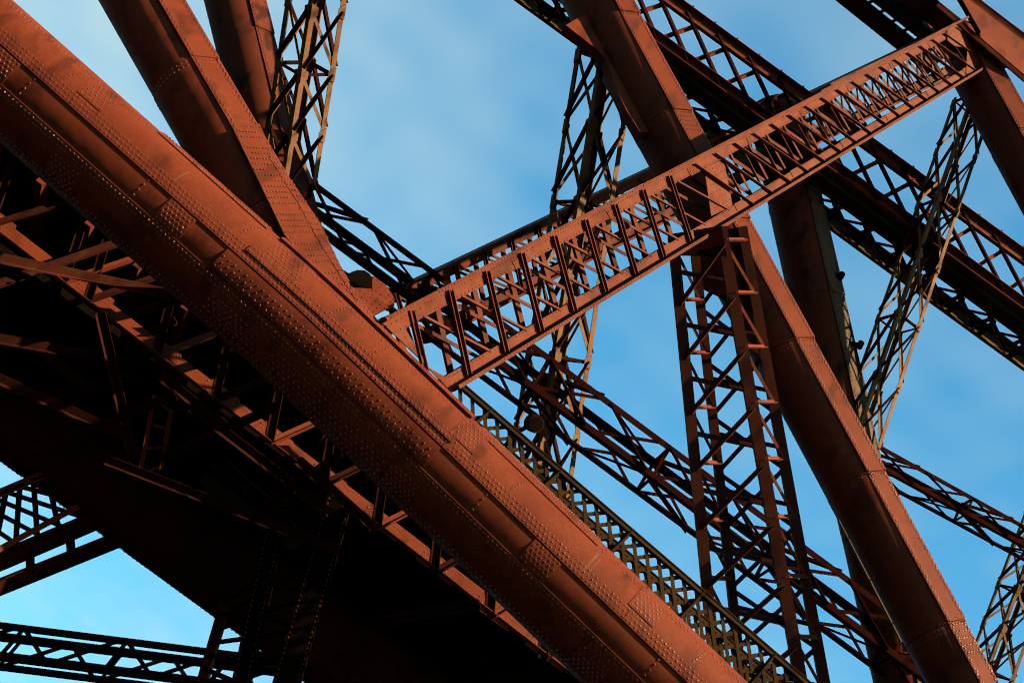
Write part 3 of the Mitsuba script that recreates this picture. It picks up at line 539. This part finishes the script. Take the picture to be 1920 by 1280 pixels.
part(t, 'rivets', rivets(np.vstack(rp), np.vstack(rn), .036, .024, 5), 'red_rivet', kind='stuff')
t = thing('viaduct_deck', 'black underside of the deck and added sun blocking slab between the two lower tubes', 'bridge deck')
sl = V3(G['slab']); part(t, 'deck_plate', plate(sl, [0, 0, 1.], .3), 'black_and_shade')
for x in np.arange(sl[0, 0] + 1, sl[1, 0], 2.4): part(t, 'joist', bxr(x, x + .3, sl[0, 1] + (x + .5 - sl[0, 0]) / (sl[1, 0] - sl[0, 0]) * (sl[1, 1] - sl[0, 1]) + .1, sl[2, 1] - .05, sl[0, 2] - .7, sl[0, 2] - .004), 'red_oxide_far')
part(t, 'added_sun_block', bxr(sl[0, 0], sl[1, 0], 47.2, 61, 28.5, 28.8), 'black_and_shade')  # added slab that keeps the sun off the far tube
for y in (52.2, 54, 57): part(t, 'stringer', bxr(sl[0, 0], sl[1, 0], y, y + .25, sl[0, 2] - 1.1, sl[0, 2] - .704), 'red_oxide_far')
t = thing('lateral_bracing', 'dim red crossing bars in the shadow between the two lower tubes at left', 'bracing')
for k, (a, b) in enumerate(G['lateral']): part(t, 'bracing_bar', beam(a, b, V3([0, -.6, -.8]), [(-.17, .17, 0, .03), (-.17, -.14, .03, .25)]), 'dim_red_lattice' if k in (0, 5, 6) else 'brown_lattice')  # darkened reds and browns paint in the shadow on the bars
t = thing('access_ladder', 'narrow sunlit red ladder frame hanging in the dark left of centre', 'ladder')
(a, b), (c, d) = V3(G['ladder'])
for p, q in ((a, b), (c, d)): part(t, 'rail', beam(p, q, V3([0, -.8, -.6]), angle(.14, .03)), 'red_oxide')
for u in (.06, .36, .66, .97): part(t, 'rung', beam(lerp(a, b, u), lerp(c, d, u - .03), V3([0, -.8, -.6]), flat(.1, .04)), 'red_oxide')
t = thing('maintenance_walkway', 'dark maintenance walkway with thin handrails under the deck, left of the bottom centre', 'walkway')
wk = V3(G['walk'])
part(t, 'floor', beam(wk[0, 0], wk[0, 1], V3([0, -.3, -.95]), [(-.35, .35, 0, .06)]), 'soffit'); part(t, 'handrail', tube(wk[1], .025, 6), 'grey_patina', smooth=True); part(t, 'handrail', tube(wk[2], .022, 6), 'grey_patina', smooth=True)
for u in (.1, .4, .7, .95): part(t, 'handrail_post', tube([lerp(*wk[0], u), lerp(*wk[1], u)], .022, 6), 'grey_patina', smooth=True)
t = thing('riveted_column', 'black riveted plate column dropping out of the dark deck at the bottom edge', 'column')
for k, (w_, mm) in enumerate(((.5, 'black_and_shade'), (.34, 'black_and_shade'), (.2, 'dim_red_lattice'))):  # black base on shaft and first post stands in for shade
    a, b = V3(G['m'][k]); part(t, 'shaft' if k == 0 else 'side_post', beam(a, b, V3([0, -.8, -.6]), [(-w_, w_, 0, .08), (-w_, -w_ + .08, -.7, 0), (w_ - .08, w_, -.7, 0)]), mm)
    d = unit(b - a); y = unit(V3([0, -.8, -.6]) - d * (V3([0, -.8, -.6]) @ d)); x = np.cross(y, d); s_ = np.arange(.1, np.linalg.norm(b - a), .2)
    if k < 2: part(t, 'rivets', rivets(np.vstack([a + d * s_[:, None] + x * q + y * .08 for q in (-w_ + .1, w_ - .1)]), y, k=5), 'red_rivet', kind='stuff')
    if k: 
        a0, b0 = V3(G['m'][0])
        for u in np.arange(.08, .95, .16): part(t, 'brace', beam(lerp(a, b, u), lerp(a0, b0, u + .08), V3([0, -.8, -.6]), angle(.16, .03)), 'dark_lattice')
# ------------------------------------------------------------ small fittings
t = thing('service_pipe', 'thin pale pipe down the shaded left side of the long strut at lower right', 'pipe')
pp = V3(G['pipe']); part(t, 'run', tube([lerp(*pp, u) for u in np.linspace(0, 1, 6)], .045, 8), 'grey_patina', smooth=True)
for u in (.15, .5, .85): part(t, 'clip', beam(lerp(*pp, u), lerp(*pp, u + .012), V3([0, -1, 0]), [(-.09, .09, -.09, .06)]), 'dark_lattice')
for k, lab in enumerate(('small dark lamp bracket on the far strut edge, just below the railway girders', 'small dark lamp bracket on the far strut edge, the lower of two')):
    t = thing('lamp_bracket', lab, 'bracket', None); p = V3(G['clamps'][k])
    part(t, 'arm', beam(p, p + V3([.55, -.35, .05]), V3([0, 0, 1]), [(-.06, .06, -.06, .06)]), 'black_and_shade')
    part(t, 'lamp', tube([p + V3([.5, -.3, -.18]), p + V3([.5, -.32, .02]), p + V3([.5, -.34, .2])], .17, 10), 'black_and_shade', smooth=40)
    part(t, 'clamp', beam(p + V3([-.25, -.05, -.12]), p + V3([.25, -.12, -.12]), V3([0, -1, 0]), [(-.12, .12, 0, .1)]), 'black_and_shade')
t = thing('floodlight', 'round dark floodlight on an arm at the foot of the tall lattice column', 'floodlight')
p = V3(G['flood']); ax = unit(V3([.3, -.8, -.5]))
part(t, 'bowl', tube([p, p + ax * .1, p + ax * .28, p + ax * .42], .34, 16), 'brown_lattice', smooth=40)
part(t, 'glass', tube([p + ax * .421, p + ax * .45], .28, 16), 'black_and_shade', smooth=40)
part(t, 'arm', tube([p + ax * .1, p + V3([-.3, .1, -.8]), p + V3([-.35, .2, -1.6])], .09, 8), 'dark_lattice', smooth=True)
